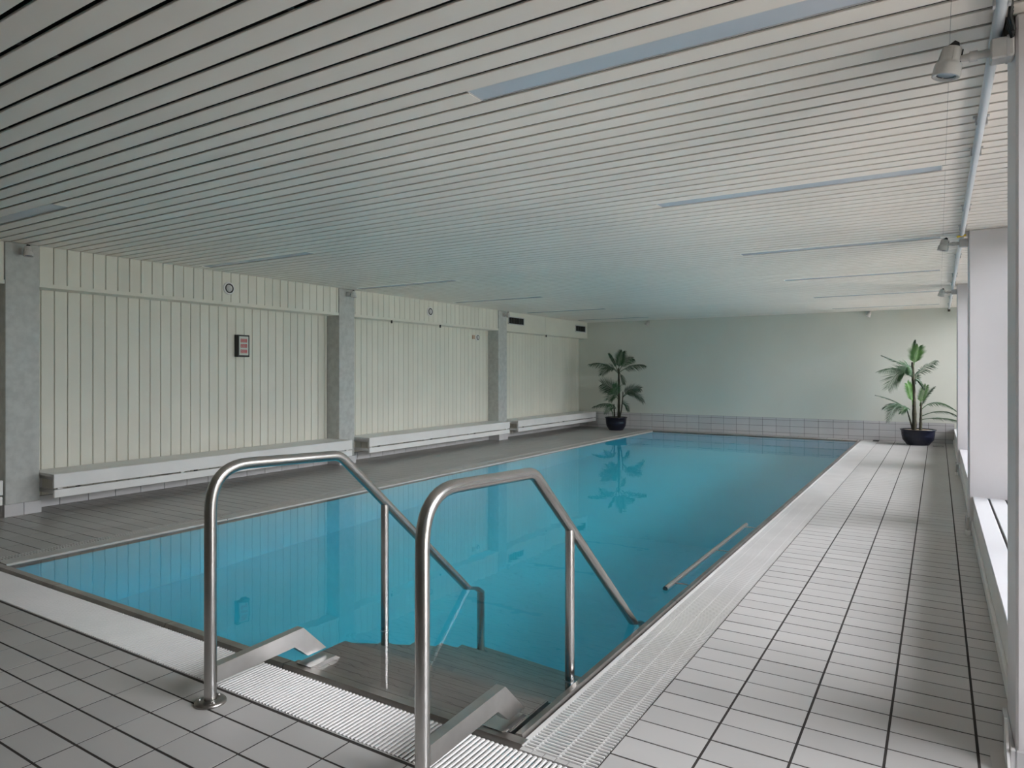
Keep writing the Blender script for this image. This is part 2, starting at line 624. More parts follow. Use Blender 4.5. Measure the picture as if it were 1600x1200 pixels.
# water
wb = MB()
wb.box(PX0 - 0.06, PX1 + 0.05, PY0 - 0.05, PY1 + 0.05, PD - 0.05, WZ)
water = wb.build('pool_water', M['water'])
tag(water, 'clear turquoise water filling the pool, still and mirroring the wall', 'water', kind='stuff')

# ---- ceiling
cl = MB()
cl.box(XL - 0.2, XW + 0.3, YB - 0.1, YF + 0.2, ZC + 0.055, ZC + 0.12)
ceiling = tag(cl.build('ceiling', M['void']), kind='structure')
SP, S0, SG = 0.0912, 1.143, 0.0150
LR = {-12, 7, 26, 46, 65, 85, 104}
LX = [(-1.285, 0.015), (-5.33, -4.03)]
kmin = math.ceil((YB - S0) / SP)
kmax = int((YF - S0) / SP)
SEAM = 0.027


def slat_mesh(length, hw):
    mb = MB()
    c = 0.0015
    prof = [(-hw, 0.006), (-hw, c), (-hw + c, 0.0), (hw - c, 0.0), (hw, c), (hw, 0.006)]
    mb.prism(prof, 'x', -length / 2, length / 2)
    return mb.mesh('slat', M['slat'])


scache = {}
for k in range(kmin, kmax + 1):
    ya = S0 + k * SP + SG / 2
    yb = min(S0 + (k + 1) * SP - SG / 2, YF - 0.002)
    if yb - ya < 0.01:
        continue
    if k in LR:
        runs = [(XL, LX[1][0]), (LX[1][1], LX[0][0]), (LX[0][1], XW + 0.08)]
    else:
        runs = [(XL, SEAM), (SEAM, XW + 0.08)]
    for (a, b2) in runs:
        L = b2 - a - 0.0008
        key = (round(L, 4), round((yb - ya) / 2, 4))
        if key not in scache:
            scache[key] = slat_mesh(*key)
        inst('slat', scache[key], ceiling, ((a + b2) / 2, (ya + yb) / 2, ZC + random.uniform(-0.0005, 0.0005)))
car = MB()     # steel carriers above the slats
x = XL + 0.35
while x < XW:
    car.box(x - 0.012, x + 0.012, YB, YF, ZC + 0.0065, ZC + 0.028)
    x += 0.78
car.build('slat_carriers', M['black'], ceiling)

names = {7: 'nearest', 26: 'second', 46: 'third', 65: 'fourth', 85: 'fifth', 104: 'sixth'}
for k in sorted(LR):
    for j, (a, b2) in enumerate(LX):
        if k < 0 or (j == 1 and k == 7 and False):
            pass
        ya, yb = S0 + k * SP - SG / 2 + 0.001, S0 + (k + 1) * SP - SG / 2 + 0.001
        side = 'window-side' if j == 0 else 'bench-side'
        if k < 0:
            continue
        lab = f'long flush blue-grey strip light in the slatted ceiling, {names[k]} from the handrails on the {side}'
        th = thing('strip_light', lab, 'ceiling light', ((a + b2) / 2, (ya + yb) / 2, ZC), 'strip lights in the slatted ceiling')
        MB().box(a + 0.004, b2 - 0.004, ya + 0.003, yb - 0.003, ZC + 0.003, ZC + 0.008).build('diffuser', M['diffuser'], th)
        fr = MB()
        fr.box(a, b2, ya, ya + 0.0035, ZC + 0.001, ZC + 0.03)
        fr.box(a, b2, yb - 0.0035, yb, ZC + 0.001, ZC + 0.03)
        fr.box(a, a + 0.004, ya, yb, ZC + 0.001, ZC + 0.03)
        fr.box(b2 - 0.004, b2, ya, yb, ZC + 0.001, ZC + 0.03)
        fr.build('housing', M['frame'], th)

# ---- left wall: boards between the columns, bulkhead above
BX = -5.45
BZ = 1.607
wl = MB()
wl.box(XL - 0.2, XL - 0.012, YB - 0.1, YF + 0.1, -0.02, ZC + 0.06)
wl.box(XL - 0.02, BX - 0.012, YB, YF, BZ + 0.008, ZC + 0.06)
wall_left = tag(wl.build('wall_left', M['board_gap']), kind='structure')
BP = 0.0915


def boards(x, y0, y1, phase, z0, z1, gapw=0.004, name='board'):
    ys = [y0]
    k = math.ceil((y0 - phase) / BP)
    while phase + k * BP < y1 - 0.01:
        v = phase + k * BP
        if v > ys[-1] + 0.015:
            ys.append(v)
        k += 1
    ys.append(y1)
    for a, b2 in zip(ys[:-1], ys[1:]):
        key = ('b', round(b2 - a, 4), z0, z1)
        if key not in scache:
            h = (b2 - a) / 2 - gapw / 2
            c = 0.0035
            mb = MB()
            mb.prism([(-0.011, -h), (-c, -h), (0, -h + c), (0, h - c), (-c, h), (-0.011, h)], 'z', z0, z1)
            scache[key] = mb.mesh(name, M['board'])
        inst(name, scache[key], wall_left, (x + random.uniform(-0.001, 0.0), (a + b2) / 2, 0))


bays_left = [(0.6, 2.117), (2.329, 5.198), (5.424, 8.317), (8.543, YF)]
for i, (a, b2) in enumerate(bays_left):
    boards(XL, a, b2, 2.414, 0.088, BZ + 0.004)
    if i < 3:
        boards(BX, a, b2, 2.333, BZ + 0.028, ZC + 0.02)
MB().box(XL - 0.011, XL, YB, 0.6, 0.088, BZ).build('board_panel', M['board'], wall_left)
MB().box(BX - 0.011, BX, YB, 0.6, BZ, ZC + 0.02).build('board_panel', M['board'], wall_left)
for a, b2 in ((8.543, 9.73), (9.735, YF)):
    MB().box(BX - 0.011, BX, a, b2 - 0.003, BZ + 0.028, ZC + 0.02).build('bulkhead_panel', M['board'], wall_left)
bt = MB()
for a, b2 in [(YB, 0.6)] + bays_left:
    bt.box(XL - 0.01, BX + 0.006, a + 0.001, b2 - 0.001, BZ, BZ + 0.028)
tag(bt.build('trim_2', M['board']), kind='structure')
# tile skirting under the benches
bs = MB()
bs.box(XL - 0.012, XL + 0.004, YB, YF, 0.0, 0.086)
base = tag(bs.build('baseboard_left', M['grout_light']), kind='structure')
for (a, b2) in [(0.6, 2.117), (2.33, 5.196), (5.426, 8.315), (8.545, YF)]:
    n = max(1, round((b2 - a) / 0.2045))
    st = (b2 - a) / n
    for i in range(n):
        key = ('sk', round(st, 4))
        if key not in scache:
            scache[key] = MB().cbox(-0.004, 0.008, -st / 2 + 0.002, st / 2 - 0.002, 0.003, 0.086, 0.0015).mesh('tile', M['wall_tile'])
        inst('tile', scache[key], base, (XL + 0.008, a + (i + 0.5) * st, 0))

# left columns
for i, (a, b2) in enumerate(COLY):
    a2, b3 = (a, b2) if i != 1 else (2.117, 2.329)
    mb = MB()
    mb.cbox(XL - 0.05, -5.44, a2, b3, 0.0, ZC - 0.0005, 0.004)
    col = tag(mb.build(f'trim_{3 + i}', M['column'], None, (XL, (a2 + b3) / 2, 0)), kind='structure')
    mid = (a2 + b3) / 2
    for (p, q) in ((a2 - 0.012, mid - 0.001), (mid + 0.001, b3 + 0.004)):
        MB().cbox(-5.452, -5.420, p, q, 0.001, 0.086, 0.0015).build('tile', M['wall_tile'], col)
    MB().cbox(XL, -5.452, a2 - 0.012, a2 - 0.0005, 0.001, 0.086, 0.0015).build('tile', M['wall_tile'], col)

# ---- far wall
fw = MB()
fw.box(XL - 0.2, XW + 0.3, YF, YF + 0.15, -0.05, ZC + 0.06)
wall_far = tag(fw.build('wall_far', M['plaster']), kind='structure')
xj = [-0.7305 - 0.2045 * i for i in range(24, -1, -1)] + [-0.526, -0.3215, -0.117, 0.0875]
xj = [XL + 0.001] + [x for x in xj if x > XL + 0.03] + [0.19]
gb = MB().box(XL, 0.19, YF - 0.003, YF, 0, 0.28)
tband = gb.build('tile_backing', M['grout_light'], wall_far)
for (za, zb) in ((0.0, 0.05), (0.05, 0.15), (0.15, 0.246), (0.246, 0.281)):
    for a, b2 in zip(xj[:-1], xj[1:]):
        key = ('ft', round(b2 - a, 4), za)
        if key not in scache:
            scache[key] = MB().cbox(-(b2 - a) / 2 + 0.0022, (b2 - a) / 2 - 0.0022, -0.008, 0.0, za + 0.0022, zb - 0.0022, 0.0015).mesh('tile', M['wall_tile'])
        inst('tile', scache[key], wall_far, ((a + b2) / 2, YF - 0.002, 0))

# ---- wall behind the camera
wb_ = MB()
wb_.box(XL - 0.2, XW + 0.3, YB - 0.15, YB, -0.05, ZC + 0.06)
tag(wb_.build('wall_back', M['back']), kind='structure')

# ---- window side
SZ = 0.209          # sill height
plx = 0.190
pl = MB()
pl.box(plx, XW + 0.1, 2.24, YF, -0.02, SZ - 0.014)
pl.box(plx, XW + 0.1, YB, 0.98, -0.02, ZC + 0.06)
wall_right = tag(pl.build('wall_right', M['white']), kind='structure')
sl = MB()
sl.cbox(plx - 0.006, 0.262, 2.24, YF - 0.001, SZ - 0.014, SZ, 0.003)
sl.box(0.262, 0.272, 2.24, YF - 0.001, SZ - 0.013, SZ - 0.008)
sl.cbox(0.272, 0.350, 2.24, YF - 0.001, SZ - 0.014, SZ, 0.003)
sl.box(0.350, 0.360, 2.24, YF - 0.001, SZ - 0.013, SZ - 0.008)
sl.cbox(0.360, XW + 0.02, 2.24, YF - 0.001, SZ - 0.014, SZ, 0.003)
sill = tag(sl.build('trim_7', M['sill']), kind='structure')
gr = MB()
for xg in (0.267, 0.355):
    for k in (-0.0035, 0, 0.0035):
        gr.box(xg + k - 0.0008, xg + k + 0.0008, 2.36, YF - 0.002, SZ - 0.010, SZ - 0.003)
gr.build('sill_groove_rails', M['dark_metal'], sill)
sk = MB()
sk.cbox(plx - 0.012, plx, 2.37, YF - 0.01, 0.0, 0.055, 0.003)
tag(sk.build('baseboard_right', M['white']), kind='structure')

for i, (a, b2) in enumerate(COLY):
    mb = MB()
    x0 = 0.165
    mb.cbox(x0, XW + 0.12, a, b2, 0.0, ZC - 0.001, 0.006)
    col = tag(mb.build(f'trim_{8 + i}', M['column_white'], None, (x0, a, 0)), kind='structure')
    MB().cbox(x0 - 0.012, x0, a - 0.01, b2 + 0.004, 0.0, 0.054, 0.002).build('base_tile', M['wall_tile'], col)
    MB().cbox(x0, XW, a - 0.012, a, 0.0, 0.054, 0.002).build('base_tile', M['wall_tile'], col)
# lintel
lt = MB()
lt.box(XW - 0.03, XW + 0.15, YB, YF, ZC - 0.04, ZC + 0.06)
tag(lt.build('trim_12', M['frame']), kind='structure')
for i, (a, b2, s) in enumerate(BAYS):
    a2, b3 = a + 0.001, b2 - 0.001
    z1 = ZC - 0.04
    s2 = s if s else 0.0
    nm = f'window_{i + 1}' if s else f'door_{i + 1}'
    fr = MB()
    t = 0.035
    fr.box(XW - 0.02, XW + 0.03, a2, a2 + t, s2, z1)
    fr.box(XW - 0.02, XW + 0.03, b3 - t, b3, s2, z1)
    fr.box(XW - 0.02, XW + 0.03, a2 + t, b3 - t, z1 - t, z1)
    fr.box(XW - 0.02, XW + 0.03, a2 + t, b3 - t, s2, s2 + t)
    if b3 - a2 > 1.5:
        m_ = (a2 + b3) / 2
        fr.box(XW - 0.02, XW + 0.03, m_ - 0.02, m_ + 0.02, s2 + t, z1 - t)
    wi = tag(fr.build(nm, M['frame'], None, (XW, (a2 + b3) / 2, s2)), kind='structure')
    if b3 - a2 > 1.5:
        spans = [(a2 + t, m_ - 0.02), (m_ + 0.02, b3 - t)]
    else:
        spans = [(a2 + t, b3 - t)]
    for (p, q) in spans:
        MB().add([(XW + 0.005, p, s2 + t), (XW + 0.005, q, s2 + t), (XW + 0.005, q, z1 - t), (XW + 0.005, p, z1 - t)], [(0, 1, 2, 3)]).build('pane', M['glass'], wi)
# ground outside, plus an unseen bank added to hold back low sky light
gd = MB()
gd.box(XW + 0.1, 40, -25, 40, -0.12, -0.06)
tag(gd.build('garden_ground', M['lawn']), kind='structure')
hb = MB()
hb.prism([(4.2, -0.06), (4.7, 1.2), (5.4, 1.6), (9.0, 1.9), (40.0, 2.2), (40, -0.06)], 'y', -25, 40)
tag(hb.build('sky_blocker_bank', M['sky_blocker']), kind='structure')

# ------------------------------------------------------------------ BENCHES
bench_spans = [(-0.75, 2.03, 'white slatted bench cut off at the picture edge, left of the first column'),
               (2.335, 5.200, 'long white slatted bench below the black wall clock'),
               (5.455, 8.320, 'white slatted bench between the second and third columns'),
               (8.555, 11.24, 'white slatted bench in the far corner ending at the potted palm')]
for (a, b2, lab) in bench_spans:
    xf, zt = -5.25, 0.282
    th = thing('bench', lab, 'bench', (-5.43, (a + b2) / 2, 0), 'white benches along the panelled wall')
    xb = XL + 0.022
    # top boards
    n = 3
    wd = (xf - xb) / n
    for i in range(n):
        MB().cbox(xb + i * wd + 0.001, xb + (i + 1) * wd - 0.001, a, b2, zt - 0.022, zt, 0.0025).build('seat_board', M['white'], th)
    MB().cbox(xf - 0.018, xf + 0.004, a, b2, zt - 0.098, zt + 0.0005 - 0.001, 0.003).build('front_board', M['white'], th)
    MB().cbox(xf - 0.018, xf + 0.004, a + 0.003, b2 - 0.003, zt - 0.166, zt - 0.109, 0.003).build('front_board', M['white'], th)
    # brackets
    m = max(3, int((b2 - a) / 0.7))
    for i in range(m):
        y = a + 0.05 + (b2 - a - 0.1) * i / (m - 1)
        br = MB()
        br.box(xb, xf - 0.019, y - 0.015, y + 0.015, zt - 0.052, zt - 0.023)
        br.box(xb, xf - 0.05, y - 0.013, y + 0.013, zt - 0.150, zt - 0.125)
        br.box(xf - 0.045, xf - 0.019, y - 0.015, y + 0.015, zt - 0.155, zt - 0.052)
        br.box(xb - 0.01, xb + 0.03, y - 0.015, y + 0.015, zt - 0.155, zt - 0.052)
        br.build('support_bracket', M['white'], th)
        if i < m - 1:
            MB().box(xf - 0.020, xf - 0.004, y + 0.10, y + 0.125, zt - 0.108, zt - 0.095).build('spacer', M['black'], th)

# ------------------------------------------------------------------ HANDRAILS
R1, R2 = 0.0180, 0.0160
for (xr, lab) in ((-1.865, 'farther stainless steel pool handrail, left one at the steps'),
                  (-1.041, 'nearer stainless steel pool handrail in the foreground, right one at the steps')):
    th = thing('handrail', lab, 'handrail', (xr, 1.26, 0), 'handrails at the pool steps')
    pts = [(xr, 1.26, 0.002), (xr, 1.26, 0.715), (xr, 1.785, 0.694), (xr, 2.66, -0.075), (xr, 2.695, -0.15), (xr, 2.695, -0.86)]
    path = bend(pts, [0.13, 0.10, 0.05, 0.05], 10)
    MB().tube(path, R1, 20).build('rail', M['steel'], th)
    MB().tube([(xr, 2.025, 0.475), (xr, 2.025, -0.198)], R2, 16).build('post', M['steel'], th)
    MB().tube([(xr, 2.025, -0.060), (xr, 2.025, -0.048)], R2 + 0.0012, 16).build('post_sleeve', M['steel_plate'], th)
    fl = MB()
    fl.lathe([(0.0, 0.010), (0.019, 0.010), (0.019, 0.0115), (0.043, 0.0085), (0.046, 0.004), (0.046, 0.0), (0.0, 0.0)], (xr, 1.26, 0.0005), 32)
    fl = fl.build('base_flange', M['steel_dull'], th)
    for k in range(3):
        an = radians(100 + 120 * k)
        bo = MB()
        bo.lathe([(0.0, 0.006), (0.0045, 0.006), (0.0055, 0.004), (0.0055, 0.0)], (xr + 0.032 * cos(an), 1.26 + 0.032 * sin(an), 0.009), 8)
        bo.build('bolt', M['steel_plate'], fl)
    # folded plate arm from the post over the gutter to the stair
    x0, x1 = (xr - 0.014, xr + 0.016)
    MB().prism([(1.272, 0.060), (1.565, 0.066), (1.622, 0.018), (1.706, 0.018), (1.602, 0.121), (1.272, 0.110)], 'x', x0, x1).build('support_arm', M['steel_plate'], th)
    MB().lathe([(0, 0.012), (0.026, 0.012), (0.03, 0.0), (0, 0.0)], (xr, 2.695, -0.862), 20).build('foot_disc', M['steel_dull'], th)

# ------------------------------------------------------------------ POOL STAIR
st = thing('pool_stair', 'submerged ribbed steel steps descending into the pool between the handrails', 'stairs', (-1.46, 1.63, -0.02))
SX0, SX1 = -1.895, -1.020
ends = [(1.622, 1.838, -0.014), (1.84, 2.045, -0.20), (2.047, 2.25, -0.38), (2.252, 2.42, -0.545), (2.422, 2.58, -0.70), (2.582, 2.76, -0.875)]
for i, (a, b2, z) in enumerate(ends):
    mb = MB()
    mb.box(SX0, SX1, a, b2, z - 0.022, z - 0.004)
    nr = 6
    wv = (b2 - a) / nr
    for k in range(nr):
        c = a + (k + 0.5) * wv
        mb.prism([(c - wv * 0.5, z - 0.004), (c + wv * 0.5, z - 0.004), (c + wv * 0.475, z), (c - wv * 0.475, z)], 'x', SX0 + 0.004, SX1 - 0.004)
    mb.build('tread', M['tread'], st)
for xs_ in (SX0, SX1 - 0.012):
    MB().prism([(1.612, -0.036), (1.84, -0.036), (2.76, -0.90), (2.76, -1.00), (2.70, -1.0), (1.612, -0.16)], 'x', xs_, xs_ + 0.012).build('stringer', M['steel_dull'], st)
MB().cbox(SX0 + 0.002, SX1 - 0.002, 1.6015, 1.6195, -0.07, -0.004, 0.002).build('top_flange', M['steel_dull'], st)
for xs_, xe in ((SX0 + 0.03, SX0 + 0.10), (SX1 - 0.07, SX1 - 0.006)):
    MB().prism([(1.585, 0.003), (1.70, 0.003), (1.72, -0.012), (1.60, -0.012)], 'x', xs_, xe).build('mounting_plate', M['steel_plate'], st)
for xs_ in (SX0 + 0.05, SX1 - 0.07):
    MB().tube([(xs_, 2.70, -0.89), (xs_, 2.70, PD + 0.001)], 0.014, 12).build('leg', M['steel_dull'], st)

# grab bar just under the surface by the window-side rim
gbar = thing('grab_bar', 'slim dark steel grab bar at the waterline along the window-side rim', 'grab bar', (-1.07, 3.85, -0.03))
MB().tube(bend([(-1.072, 3.05, -0.006), (-1.072, 4.62, -0.006)], 0.01), 0.0125, 14).build('bar', M['steel'], gbar)
for y in (3.17, 3.88, 4.56):
    MB().tube([(-1.072, y, -0.010), (-1.030, y + 0.01, -0.012), (-0.9985, y + 0.01, -0.014)], 0.005, 8).build('bracket', M['steel'], gbar)

# ------------------------------------------------------------------ PIPE and SPOTLIGHTS
PXX, PZ = 0.128, ZC - 0.022
pp = thing('ceiling_pipe', 'pale blue-grey pipe running under the ceiling along the window columns', 'pipe', (PXX, 4.5, PZ))
MB().tube([(PXX, -1.5, PZ), (PXX, YF - 0.12, PZ)], 0.0135, 16).build('tube', M['pipe'], pp)
MB().tube([(PXX, YF - 0.12, PZ), (PXX, YF - 0.10, PZ), (PXX, YF - 0.095, PZ - 0.03), (PXX, YF - 0.095, PZ - 0.04)], 0.0155, 14).build('end_cap', M['dark_metal'], pp)
for y in (1.15, 1.98, 2.9, 3.3, 4.4, 5.0, 6.2, 7.4, 8.1, 9.6, 10.6):
    mb = MB()
    mb.box(PXX - 0.018, PXX - 0.0125, y - 0.010, y + 0.010, PZ - 0.012, ZC)
    mb.box(PXX + 0.0125, PXX + 0.018, y - 0.010, y + 0.010, PZ - 0.012, ZC)
    mb.box(PXX - 0.024, PXX + 0.024, y - 0.008, y + 0.008, ZC - 0.006, ZC)
    mb.build('pipe_clip', M['frame'], pp)


def spotlight(origin, label, sc_=1.0, dirx=-1, group=None, box=True, tilt=12, spread=0.140):
    """a cast lamp on a short arm: origin = mount point on the column; dirx = direction in which the arm leaves"""
    ox, oy, oz = origin
    th = thing('spotlight', label, 'lamp', origin, group)
    s = sc_
    q = 0.62            # box size factor

    def L(mb, name, m, par=None):
        return mb.build(name, m, par or th)
    if box:
        mb = MB()
        x_a, x_b = sorted((ox + dirx * 0.002, ox + dirx * 0.052 * s))
        mb.cbox(x_a, x_b, oy - 0.042 * s * q, oy + 0.042 * s * q, oz - 0.042 * s * q, oz + 0.042 * s * q, 0.004 * s)
        bx = L(mb, 'junction_box', M['lamp_white'])
        xa, xb = sorted((ox + dirx * 0.012 * s, ox + dirx * 0.018 * s))
        MB().box(xa, xb, oy - 0.0435 * s * q, oy + 0.0435 * s * q, oz - 0.0435 * s * q, oz + 0.0435 * s * q).build('lid_seam', M['frame'], bx)
    cx = ox + dirx * spread * s
    MB().tube([(ox + dirx * 0.045 * s, oy, oz + 0.0), (ox + dirx * 0.095 * s, oy, oz), (cx - dirx * 0.020 * s, oy, oz)], [0.011 * s, 0.010 * s, 0.008 * s], 14).build('arm', M['lamp_white'], th)
    MB().tube([(ox + dirx * 0.078 * s, oy, oz), (ox + dirx * 0.096 * s, oy, oz)], 0.014 * s, 6).build('joint_nut', M['lamp_white'], th)
    t = s * 0.66
    R = Matrix.Rotation(radians(tilt) * -dirx, 4, 'Y')
    T = Matrix.Translation((cx, oy, oz))
    body = MB().lathe([(0.0, 0.052), (0.030, 0.052), (0.035, 0.046), (0.037, 0.0), (0.038, -0.006), (0.047, -0.014), (0.049, -0.024), (0.050, -0.056), (0.050, -0.062), (0.047, -0.064),
                       (0.036, -0.060), (0.035, -0.052), (0.0, -0.052)], (0, 0, 0), 28)
    body.v = [(x * t, y * t, z * t) for x, y, z in body.v]
    bo = body.rot(T @ R).build('lamp_body', M['lamp_white'], th)
    for a in (0, 90, 180, 270):
        rb = MB().box(-0.003, 0.003, 0.034, 0.050, -0.060, 0.045)
        rb.v = [(x * t, y * t * 0.98, z * t) for x, y, z in rb.v]
        # taper the rib with the body
        rb.v = [(x, (y if z < -0.02 * t else y * 0.72), z) for x, y, z in rb.v]
        rb.rot(Matrix.Rotation(radians(a + 20), 4, 'Z'))
        rb.rot(T @ R).build('rib', M['lamp_white'], bo)
    ln = MB().lathe([(0.0, -0.0535), (0.034, -0.0535), (0.0345, -0.0515), (0, -0.0515)], (0, 0, 0), 24)
    ln.v = [(x * t, y * t, z * t) for x, y, z in ln.v]
    ln.rot(T @ R).build('lens', M['diffuser'], bo)
    lr = MB().lathe([(0.034, -0.0515), (0.0345, -0.0555), (0.0362, -0.0555), (0.036, -0.0515)], (0, 0, 0), 24)
    lr.v = [(x * t, y * t, z * t) for x, y, z in lr.v]
    lr.rot(T @ R).build('lens_ring', M['black'], bo)
    cp = MB().prism([(-0.024, 0.0), (0.026, 0.0), (0.020, 0.018), (0.004, 0.026), (-0.012, 0.010)], 'y', -0.014, 0.014)
    cp.v = [(x * t, y * t, (z + 0.050) * t) for x, y, z in cp.v]
    cp.rot(T @ R).build('cable_gland', M['black'], th)
    hd = MB()
    hd.box(0.036, 0.040, -0.006, 0.006, -0.034, 0.044)
    hd.box(0.028, 0.040, -0.006, 0.006, -0.016, -0.010)
    hd.box(0.030, 0.042, -0.007, 0.007, -0.040, -0.032)
    hd.v = [(-x * dirx * t, y * t, z * t) for x, y, z in hd.v]
    hd.rot(T @ R).build('clamp_handle', M['black'], th)
    return th


gS = 'spotlights on the window columns'
spotlight((0.165, 2.14, ZC - 0.078), 'nearest grey cast spotlight on the window columns, at the top right corner', 1.0, -1, gS)
spotlight((0.165, 5.26, ZC - 0.070), 'second grey spotlight along the window columns, with yellow cable tape', 0.95, -1, gS)
spotlight((0.165, 8.38, ZC - 0.075), 'farthest grey spotlight on the window columns, above the right palm', 0.95, -1, gS)
tape = MB()
tape.tube([(0.150, 5.20, ZC - 0.028), (0.10, 5.20, ZC - 0.036)], 0.007, 8)
tag(tape.build('cable_tape', M['yellow'], None, (0.12, 5.2, ZC - 0.03)), 'small yellow taped cable end beside the second window-side spotlight', 'cable')
gL = 'spotlights on the panelled wall columns'
for y, lab in ((2.20, 'small spotlight on the leftmost grey wall column, left of the panelled wall'),
               (5.30, 'small spotlight on top of the second grey wall column, right of the black wall clock'),
               (8.42, 'small spotlight on the third grey wall column beside the dark vent')):
    spotlight((-5.44, y + 0.02, ZC - 0.060), lab, 0.9, 1, gL, spread=0.10, tilt=6)
# lamps hanging from the far wall
for x, lab in ((-4.27, 'tiny spotlight at the top of the far wall, above the left potted palm'),
               (-0.86, 'tiny spotlight at the top of the far wall, nearer the right potted palm')):
    th = thing('wall_spotlight', lab, 'lamp', (x, YF, ZC - 0.02), 'small spotlights at the top of the far wall')
    MB().cbox(x - 0.02, x + 0.02, YF - 0.03, YF - 0.001, ZC - 0.045, ZC - 0.003, 0.004).build('mount', M['lamp_white'], th)
    R = Matrix.Translation((x - 0.005, YF - 0.055, ZC - 0.055)) @ Matrix.Rotation(radians(25), 4, 'Y')
    MB().lathe([(0, 0.035), (0.024, 0.035), (0.028, 0.0), (0.036, -0.02), (0.037, -0.035), (0.03, -0.035), (0.0, -0.03)], (0, 0, 0), 20).rot(R).build('lamp_body', M['lamp_white'], th)
    MB().lathe([(0, -0.0302), (0.03, -0.0352), (0.030, -0.037), (0.0, -0.032)], (0, 0, 0), 20).rot(R).build('lens', M['diffuser'], th)

# open cable space beside the first window column
cb = thing('cable_bundle', 'dark loose cables in the ceiling gap beside the nearest window column', 'cable', (0.150, 2.02, ZC))
for i in range(4):
    y = 2.02 + i * 0.022
    MB().tube(bend([(0.152 + 0.003 * i, y, ZC + 0.02), (0.148, y + 0.03, ZC - 0.03), (0.158, y + 0.05, ZC - 0.06)], 0.02), 0.0045, 8).build('cable', M['black'], cb)
MB().cbox(0.140, 0.164, 2.12, 2.20, ZC - 0.055, ZC - 0.002, 0.003).build('cable_box', M['dark_metal'], cb)

# ------------------------------------------------------------------ things on the panelled wall
wc = thing('display_clock', 'black-framed digital wall clock with three red number groups', 'clock', (XL, 4.135, 1.245))
MB().cbox(XL, XL + 0.052, 4.045, 4.175, 1.142, 1.350, 0.003).build('case', M['black'], wc)
MB().box(XL + 0.052, XL + 0.0535, 4.060, 4.160, 1.158, 1.336).build('panel', M['paper'], wc)
for zc, s in ((1.296, '888'), (1.246, '888'), (1.194, '888')):
    mb = MB()
    for d in range(3):
        yc = 4.086 + d * 0.024
        hw, hh, t = 0.0100, 0.0165, 0.0055
        xa, xb = XL + 0.0535, XL + 0.0545
        for (a, b2, c, e2) in ((yc - hw, yc + hw, zc + hh - t, zc + hh), (yc - hw, yc + hw, zc - t / 2, zc + t / 2), (yc - hw, yc + hw, zc - hh, zc - hh + t),
                               (yc - hw, yc - hw + t, zc - hh, zc + hh), (yc + hw - t, yc + hw, zc - hh, zc + hh)):
            mb.box(xa, xb, a, b2, c, e2)
    mb.build('digits', M['red'], wc)

for (x, y, z, r, lab) in ((BX, 3.862, 1.757, 0.058, 'round grey ring-shaped outlet on the bulkhead above the wall clock'),
                          (BX, 6.74, 1.763, 0.058, 'round ring-shaped outlet on the bulkhead in the middle bay'),
                          (XL, 8.03, 1.495, 0.050, 'round ring-shaped outlet low on the boards left of the third column')):
    th = thing('round_outlet', lab, 'outlet', (x, y, z), 'round outlets on the panelled wall')
    MB().lathe([(r * 0.98, 0.001), (r, 0.004), (r * 0.95, 0.010), (r * 0.74, 0.014), (r * 0.72, 0.004)], (x, y, z), 32, 'x').build('ring', M['white'], th)
    MB().lathe([(r * 0.72, 0.003), (r * 0.74, 0.016), (r * 0.60, 0.020), (r * 0.58, 0.004)], (x, y, z), 32, 'x').build('inner_ring', M['dark_metal'], th)
    MB().lathe([(0.0, 0.018), (r * 0.52, 0.016), (r * 0.57, 0.008), (r * 0.58, 0.002)], (x, y, z), 32, 'x').build('cone', M['lamp_white'], th)
ob = MB().cbox(XL, XL + 0.02, 7.90, 7.955, 1.47, 1.525, 0.003)
tag(ob.build('wall_button', M['orange'], None, (XL, 7.93, 1.5)), 'small faded orange square beside the round outlet on the boards', 'button')

for (y0, y1, lab) in ((8.60, 9.03, 'dark rectangular air vent in the bulkhead right of the third column'),
                      (10.82, 11.20, 'dark rectangular air vent in the bulkhead at the far corner')):
    z0, z1 = 1.728, 1.822
    th = thing('air_vent', lab, 'vent', (BX, (y0 + y1) / 2, 1.775), 'air vents in the bulkhead')
    MB().box(BX - 0.001, BX + 0.003, y0, y1, z0, z1).build('backing', M['void'], th)
    fr = MB()
    for q in ((y0 - 0.014, y1 + 0.014, z1, z1 + 0.012), (y0 - 0.014, y1 + 0.014, z0 - 0.012, z0), (y0 - 0.014, y0, z0, z1), (y1, y1 + 0.014, z0, z1)):
        fr.box(BX, BX + 0.012, *q)
    fr.build('frame', M['frame'], th)
    n = 5 if y0 < 10 else 3
    for i in range(1, n + 1):
        yy = y0 + (y1 - y0) * i / (n + 1)
        MB().box(BX + 0.003, BX + 0.010, yy - 0.006, yy + 0.006, z0, z1).build('vane', M['ventdark'], th)
for y, lab in ((6.03, 'tiny dark clip under the bulkhead left of the middle ring outlet'), (9.75, 'tiny dark clip under the plain bulkhead beyond the third column'),
               (6.95, 'tiny dark clip under the bulkhead just right of the middle ring outlet')):
    mb = MB().cbox(BX - 0.004, BX + 0.014, y - 0.008, y + 0.008, BZ - 0.035, BZ + 0.001, 0.002)
    tag(mb.build('trim_clip', M['dark_metal'], None, (BX, y, BZ)), lab, 'clip', 'clips under the bulkhead edge')

